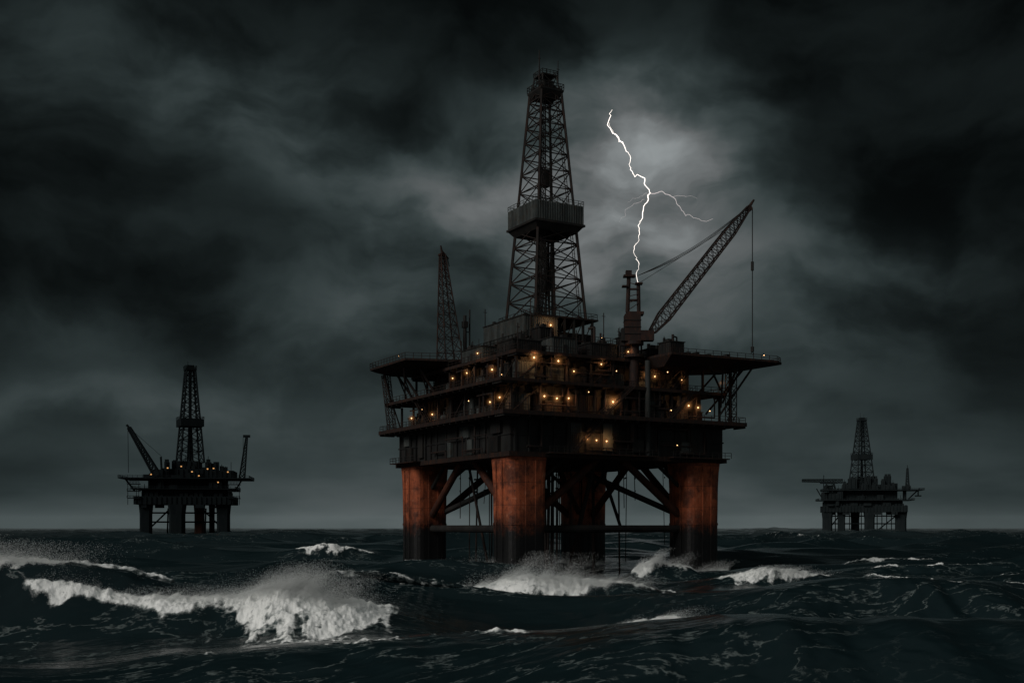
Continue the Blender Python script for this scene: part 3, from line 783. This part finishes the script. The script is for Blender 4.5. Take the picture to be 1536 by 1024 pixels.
for x,y,z,p in lamps+small:
    mb=MB(); ox,oy=(0,-1) if y<-24.9 or (x>-24 and y<0) else (-1,0)
    c=Vector((x+ox*.35,y+oy*.35,z))
    r=.09+.055*min(p,2)
    n=8; rings=[]
    for ph in(-80,-45,0,45,80):
        rr=r*math.cos(math.radians(ph)); zz=c.z+r*math.sin(math.radians(ph))
        rings.append([(c.x+rr*math.cos(2*math.pi*i/n),c.y+rr*math.sin(2*math.pi*i/n),zz) for i in range(n)])
    mb.loft(rings,1)
    mb.beam((c.x,c.y,c.z+r),(c.x,c.y,c.z+r+.25),r*1.2,r*.4,n=8,mi=0)
    mb.beam((c.x,c.y,c.z+r+.2),(x,y,z+r+.45),.07,n=4,mi=0)
    mkobj('floodlight',mb,[M_dark,M_bulb],rig)
    if p>.3:
        o=mkobj('lamp_halo',ico(1.0),[M_halo],rig); o.location=c; s_=.8+.9*min(p,2.2); o.scale=(s_,s_,s_)  # self-glowing ball added around the lamp as its halo
        # shaded floodlight turned towards the deck it lights
        L=bpy.data.lights.new('lamp_glow','SPOT'); L.energy=330*p; L.color=(1,.50,.20); L.shadow_soft_size=.2
        L.spot_size=math.radians(150); L.spot_blend=.6
        lo=bpy.data.objects.new('lamp_glow',L); COL.objects.link(lo); lo.parent=rig; lo.location=(c.x+ox*1.2,c.y+oy*1.2,c.z+.3)
        lo.rotation_euler=Vector((-ox,-oy,-.25)).to_track_quat('-Z','Y').to_euler()

# ================================================================== LIGHTNING
def jag(pts,it,amt,rg):
    P=[np.array(p,float) for p in pts]
    for k in range(it):
        Q=[P[0]]
        for a_,b_ in zip(P[:-1],P[1:]):
            L=np.linalg.norm(b_-a_); mid=(a_+b_)/2+rg.normal(0,1,3)*L*amt
            Q+= [mid,b_]
        P=Q
    return P
rg=np.random.default_rng(5)
by=C0.y
bx0=C0.x+.9
bolt=empty('lightning_bolt',(bx0,by,0))
bolt['label']='bright forked lightning bolt striking the crane tower'; bolt['category']='lightning'
main=[(22.1,101.6),(21.7,97.7),(23.7,95.5),(25.0,93.0),(26.2,90.9),(26.6,88.4),(29.3,86.5),(30.6,83.4),(29.2,80.7),(28.2,77.0),(28.1,73.0),(27.0,70.3),(28.0,67.4),(bx0,63.6)]
P=jag([(x-bx0,(i%3-1)*.6 if i<13 else 0,z) for i,(x,z) in enumerate(main)],3,.13,rg)
mb=MB(); n=len(P)
def rad_(f): return .022+.080*math.exp(-((f-.15)/.09)**2)+.055*math.exp(-((f-.53)/.16)**2)+.026*math.sin(f*37)**2
for i in range(n-1):
    mb.beam(P[i],P[i+1],rad_(i/n),rad_((i+1)/n),n=6)
mkobj('main_channel',mb,[M_bolt],bolt)
def branch(pts,r0,mat,it=3,amt=.12):
    P=jag([(x-bx0,y,z) for x,y,z in pts],it,amt,rg); mb=MB(); n=len(P)
    for i in range(n-1): mb.beam(P[i],P[i+1],r0*(1-.75*i/n),r0*(1-.75*(i+1)/n),n=5)
    mkobj('branch',mb,[mat],bolt)
branch([(30.6,0,83.4),(33,.5,83.9),(34.8,1,83.3),(36.6,1.2,81.4),(38.2,1,79.4),(40.4,1.5,78.3),(44.8,2,78.2)],.10,M_bolt2)
branch([(34.8,1,83.3),(38,1.5,83.2),(41.5,2,82.7)],.035,M_bolt2)
branch([(29.3,0,82),(25.5,1,80.2),(23.8,1.4,77.3)],.03,M_bolt2)
branch([(30.6,0,83.4),(27.5,1,82.5),(25.5,1.2,81.5)],.022,M_bolt2)
branch([(23.7,0,95.5),(22.4,0,96.6),(21.6,0,98.9)],.05,M_bolt,2)
# ================================================================== FAR PLATFORMS
def far_rig(loc,rz,mat,legs,boxes,derr,extra,label,lights,hullz):
    e=empty('oil_platform',loc,rz); e['label']=label; e['category']='oil platform'; e['group']='oil platforms standing in the stormy sea'
    for x,y,w_,mt in legs:
        mb=MB(); mb.loft([ring(x,y,z,h_,w_*.15) for z,h_ in((-12,w_/2),(hullz*.7,w_/2),(hullz,w_/2*1.15))]); mkobj('leg',mb,[mt],e)
    for name,x0,x1,y0,y1,z0,z1 in boxes:
        mb=MB(); mb.box(x0,x1,y0,y1,z0,z1)
        if z1-z0>4:
            n=max(1,int((x1-x0)/4))
            for i in range(n):
                t=x0+(i+.5)*(x1-x0)/n; mb.box(t-.4,t+.4,y0-.8,y0,z0+.5,z1-.5)
                if R.random()<.7: mb.box(t-1.5,t+1.5,y0+1,y0+5,z1,z1+R.uniform(.8,4))
                if R.random()<.4: mb.beam((t,y0+2,z1),(t,y0+2,z1+R.uniform(4,8)),.3,n=4)
        elif x1-x0>20:
            mb.rail([(x0,y0,z1),(x1,y0,z1),(x1,y1,z1),(x0,y1,z1)],closed=True,h=1.8,sp=4,r=.18)
        mkobj(name,mb,[mat],e)
    dx,zb,wb_,zt,wt,zr0,zr1,wr,za=derr
    d=empty('derrick',(dx,0,0),math.radians(20),e)
    mb=MB(); mb.lattice((0,0,zb),(0,0,zt),wb_*.8,wt*.8,11,.85,.45); mb.beam((0,0,zb),(0,0,zt),1.4,n=6)
    for k in(-1,1): mb.beam((k*3,k*3,zb),(k*1.2,k*1.2,zr0),.8,n=5)
    mkobj('lattice_frame',mb,[mat],d)
    mb=MB(); h=wr*.8/2; mb.box(-h,h,-h,h,zr0,zr1); mb.rail([(-h,-h,zr1),(h,-h,zr1),(h,h,zr1),(-h,h,zr1)],closed=True,h=2,sp=4,r=.2); mkobj('monkey_board',mb,[mat],d)
    h=wt*.8/2+1; mb=MB(); mb.box(-h,h,-h,h,zt,zt+2); mb.box(-h*.6,h*.6,-h*.6,h*.6,zt+2,zt+4.5); mb.rail([(-h,-h,zt+2),(h,-h,zt+2),(h,h,zt+2),(-h,h,zt+2)],closed=True,h=1.8,sp=3,r=.2)
    mb.beam((-h*.4,0,zt+4),(-h*.4,0,za),.3,.15); mb.beam((h*.6,0,zt+4),(h*.6,0,za-2.5),.25,.12); mkobj('crown_block',mb,[mat],d)
    extra(e)
    for x,y,z in lights:
        mb=MB(); mb.beam((x,y,z-.45),(x,y,z+.45),.6,n=6,mi=1); mb.beam((x,y,z+.45),(x,y,z+.9),.8,.3,n=6); mkobj('floodlight',mb,[mat,M_bulbf],e)
    return e
def exl(e):
    c_=empty('crane',(0,0,0),0,e)
    mb=MB(); mb.lattice((-22,-18,54),(-45,-20,94.5),5.5,2.2,12,.8,.6,up=V(0,1,0)); mb.beam((-45,-20,94.5),(-47,-20,97),1.0); mkobj('boom',mb,[M_far1],c_)
    for p,q,r in(((-46,-20,95.5),(-45.5,-20,56),.28),((-45,-20,94.5),(-18,-18,70),.22)):
        mb=MB(); mb.beam(p,q,r,n=4); mkobj('cable',mb,[M_far1],c_)
    mb=MB(); mb.beam((-18,-18,52),(-19,-18,70),.9); mb.beam((-22,-18,50),(-22,-18,58),2.6,n=8); mb.box(-25,-17,-21,-15,54,59); mkobj('pedestal',mb,[M_far1],c_)
    mb=MB(); mb.lattice((48.5,-10,52),(52.5,-10,88),4.6,1.4,12,.5,.32); mb.box(49.5,55.5,-11,-9,88,90.2); mb.beam((49.5,-10,88),(49.5,-10,52),.25,n=4); mkobj('lattice_mast',mb,[M_far1],e)
    for x in(-41,43):
        for z in(34,40,46): 
            mb=MB(); mb.box(x-5,x+5,-24,-16,z,z+.6); mb.rail([(x-5,-24,z+.6),(x+5,-24,z+.6)],h=1.8,sp=2.5,r=.22); mb.beam((x-4.5,-23,z),(x-4.5,-23,z-5.4),.25); mb.beam((x+4.5,-23,z),(x+4.5,-23,z-5.4),.25); mkobj('side_walkway',mb,[M_far1],e)
    for p,q in(((-32,0,14),(36,0,14)),((-32,0,22),(36,0,22)),((-16,-4,-5),(-15,-4,26)),((16,-4,-5),(17,-4,26)),((27,-4,-5),(27,-4,26)),((-30,-10,8),(-12,-10,26)),((32,-10,8),(14,-10,26)),((-48,-22,51),(-40,-20,40)),((50,-22,51),(43,-20,40))):
        mb=MB(); mb.beam(p,q,.7); mkobj('brace',mb,[M_far1],e)
rr_=random.Random(9)
def clut(x0,x1,z0,h0,h1,n):
    out=[]
    for i in range(n):
        w_=rr_.uniform(3,11); x=rr_.uniform(x0,x1-w_); y=rr_.uniform(-24,-10)
        out.append(('equipment_module',x,x+w_,y,y+rr_.uniform(4,10),z0+.02*i,z0+rr_.uniform(h0,h1)))
    return out
far_rig((-286,1000,0),math.radians(8),M_far1,
 [(-32,-14,9.5,M_far1),(-5,-20,12.5,M_far1),(10,8,8,M_far1o),(20,14,4.5,M_far1),(33,-12,10.5,M_far1)],
 [('hull',-41,42,-22,24,29,36),('bulkhead',-35,37,-18,20,36,42),('process_deck',-43,44,-25,25,42,42.8),('bulkhead',-30,34,-16,16,42.8,51),('main_deck',-53,56,-27,27,51,52),
  ('equipment_module',-16,18,-14,14,52,60),('equipment_module',22,42,-20,16,52,58.5),('equipment_module',-30,-19,-12,4,52,56),('equipment_module',-11,12,-11,11,60,67)]
  +clut(-38,40,42.85,3,7.5,8)+clut(-44,46,52.05,2,6,7)+clut(-38,40,36.05,2,5,5)+clut(-30,40,52.05,6,14,7)+clut(-36,38,26.0,2,3.5,5),
 (3,66,25,147,9.4,97.5,104,25,155),exl,'distant offshore oil platform with leaning crane and small lights',
 [(-12,-26.8,60),(-1,-25,61.5),(8,-25,57),(21,-25,59.5),(26,-25,60),(38,-25,57),(-26,-25,54.5),(14,-27.4,53.5),(30,-27,48)],29)
def exr(e):
    mb=MB(); mb.lattice((-24,-5,70),(-76,-8,71),4.5,2.8,14,.7,.4,up=V(0,0,1)); mkobj('flare_boom',mb,[M_far2],e)
    mb=MB(); mb.lattice((-40,-8,58),(-40,-8,69),14,8,2,.6,.4); mb.box(-52,-30,-12,4,67,68); mb.box(-48,-36,-8,2,58,64); mb.beam((-48,-5,58),(-48,-5,78),.5); mkobj('support_frame',mb,[M_far2],e)
    mb=MB(); mb.lattice((57,-10,58),(57,-10,86),4.5,1.5,9,.6,.35); mb.beam((57,-10,86),(57,-10,90),.4); mkobj('lattice_mast',mb,[M_far2],e)
    for p,q in(((-44,-5,14),(50,-5,14)),((-44,-5,24),(50,-5,24)),((20,-5,5),(48,-5,28)),((72,-14,60),(58,-12,46)),((-58,-14,60),(-50,-12,46)),((-44,-8,4),(-25,-8,29)),((70,-12,58),(70,-12,50)),((66,-12,50),(74,-12,50))):
        mb=MB(); mb.beam(p,q,.8); mkobj('brace',mb,[M_far2],e)
    for x in(-33,-15,0,20,26,32,38):
        mb=MB(); mb.beam((x,-4,-5),(x,-4,30),.6); mkobj('riser_pipe',mb,[M_far2],e)
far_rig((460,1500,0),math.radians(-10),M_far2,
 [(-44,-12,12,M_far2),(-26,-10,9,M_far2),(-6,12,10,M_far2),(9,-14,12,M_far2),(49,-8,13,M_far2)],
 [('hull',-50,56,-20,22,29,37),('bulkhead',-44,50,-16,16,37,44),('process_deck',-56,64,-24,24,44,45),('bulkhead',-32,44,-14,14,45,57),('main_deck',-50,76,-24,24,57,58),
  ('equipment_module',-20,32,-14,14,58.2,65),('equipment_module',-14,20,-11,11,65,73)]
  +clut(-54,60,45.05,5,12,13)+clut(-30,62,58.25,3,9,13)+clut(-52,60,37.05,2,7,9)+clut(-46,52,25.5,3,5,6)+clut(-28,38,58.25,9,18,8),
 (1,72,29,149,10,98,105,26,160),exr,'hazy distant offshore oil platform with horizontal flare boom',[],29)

# ================================================================== WORLD
w=bpy.data.worlds.new('World'); scene.world=w; w.use_nodes=True
nt=NT(w.node_tree); nt.n.clear()
tc=nt.node('ShaderNodeTexCoord').outputs['Generated']
sep=nt.node('ShaderNodeSeparateXYZ'); nt.l.new(tc,sep.inputs[0])
az=nt.math('ARCTAN2',sep.outputs[0],sep.outputs[1]); el=nt.math('ARCSINE',sep.outputs[2])
cb=nt.node('ShaderNodeCombineXYZ'); nt.l.new(az,cb.inputs[0]); nt.l.new(el,cb.inputs[1])
p0=cb.outputs[0]
wn=nt.noise(p0,5.5,5,.53,0,'Color')
pw=nt.vmath('ADD',p0,nt.vmath('MULTIPLY',nt.vmath('SUBTRACT',wn,(.5,.5,.5)),(.16,.12,0)))
lobes=[(6.0,17.0,2.4,2.9,.210),(4.6,14.6,4.0,4.6,.120),(4.0,20.3,2.2,1.6,.034),(9.6,20.2,2.6,1.8,.030),
 (-4.6,15.6,3.4,2.0,.060),(-1.0,16.6,3.0,2.4,.055),(-13.5,20.4,4.0,2.2,.036),(-21,20.6,4.4,2.2,.020),(-23,23.5,5,1.2,.009),(-10.4,17.6,3.4,2.4,.034),
 (-7.5,11.5,5,2.2,.026),(-6.0,9.2,6,1.8,.026),(-21.5,8.9,4.5,1.1,.015),(-24,6.2,4,1.0,.010),(-18.5,6.0,5,1.3,.022),(-10.5,5.8,6,1.5,.024),
 (9.8,11.6,4.2,2.8,.046),(18.6,11.8,3.6,1.5,.024),(13.4,13.6,3.6,1.6,.018),(13,8.6,6,1.6,.022),(-18.5,13.6,3.8,1.2,.008),(12,5.5,6,1.6,.014)]
acc=None
rad=math.radians
for a_,e_,sa,se,am in lobes:
    d=nt.vmath('MULTIPLY',nt.vmath('SUBTRACT',pw,(rad(a_),rad(e_),0)),(1/rad(sa),1/rad(se),0))
    q=nt.vmath('DOT_PRODUCT',d,d,out='Value')
    g=nt.math('MULTIPLY',nt.math('EXPONENT',nt.math('MULTIPLY',q,-.8)),am)
    acc=g if acc is None else nt.math('ADD',acc,g)
acc=nt.math('ADD',acc,.0066)
sv=nt.vmath('MULTIPLY',pw,(1,1.9,1))
c1=nt.noise(sv,7,5,.50,0)
mod=nt.mapr(c1,.32,.68,.38,1.52,True)
acc=nt.math('MULTIPLY',acc,mod)
az1=nt.math('SUBTRACT',az,rad(1)); hzw=nt.math('EXPONENT',nt.math('MULTIPLY',nt.math('MULTIPLY',az1,az1),-1/(rad(21)**2)))
hz=nt.math('MULTIPLY',nt.mapr(el,rad(-1),rad(10),.064,.0),nt.math('ADD',nt.math('MULTIPLY',hzw,.78),.36))
hz=nt.math('MULTIPLY',hz,nt.mapr(nt.noise(nt.vmath('MULTIPLY',p0,(1,4,1)),6,4,.5),.3,.7,.75,1.25))
acc=nt.math('ADD',acc,hz)
amb=nt.mapr(nt.math('ABSOLUTE',az),.75,2.2,0,.10)
zen=nt.mapr(el,.60,1.2,0,.06)
acc=nt.math('ADD',acc,nt.math('MAXIMUM',amb,zen))
tint=nt.mix(nt.mapr(acc,.01,.14),(0.70,1.0,1.02,1),(0.92,1.0,1.02,1))
ml=nt.vmath('SCALE',tint); 
sc=ml.node; nt.l.new(acc,sc.inputs['Scale'])
bg=nt.node('ShaderNodeBackground'); nt.l.new(sc.outputs[0],bg.inputs[0]); bg.inputs[1].default_value=1.0
out=nt.node('ShaderNodeOutputWorld'); nt.l.new(bg.outputs[0],out.inputs[0])

S=bpy.data.lights.new('storm_sun','SUN'); S.energy=1.5; S.angle=rad(25); S.color=(1,.97,.93)
so=bpy.data.objects.new('storm_sun',S); COL.objects.link(so)
dirv=Vector((.62,.56,-.54)).normalized()
so.rotation_euler=dirv.to_track_quat('-Z','Y').to_euler()

cam=bpy.data.cameras.new('camera'); co_=bpy.data.objects.new('camera',cam); COL.objects.link(co_)
co_.location=(0,0,9.6); co_.rotation_euler=(math.radians(90),0,0)
cam.lens=40; cam.sensor_width=36; cam.shift_y=0.181; cam.clip_start=.5; cam.clip_end=30000
scene.camera=co_
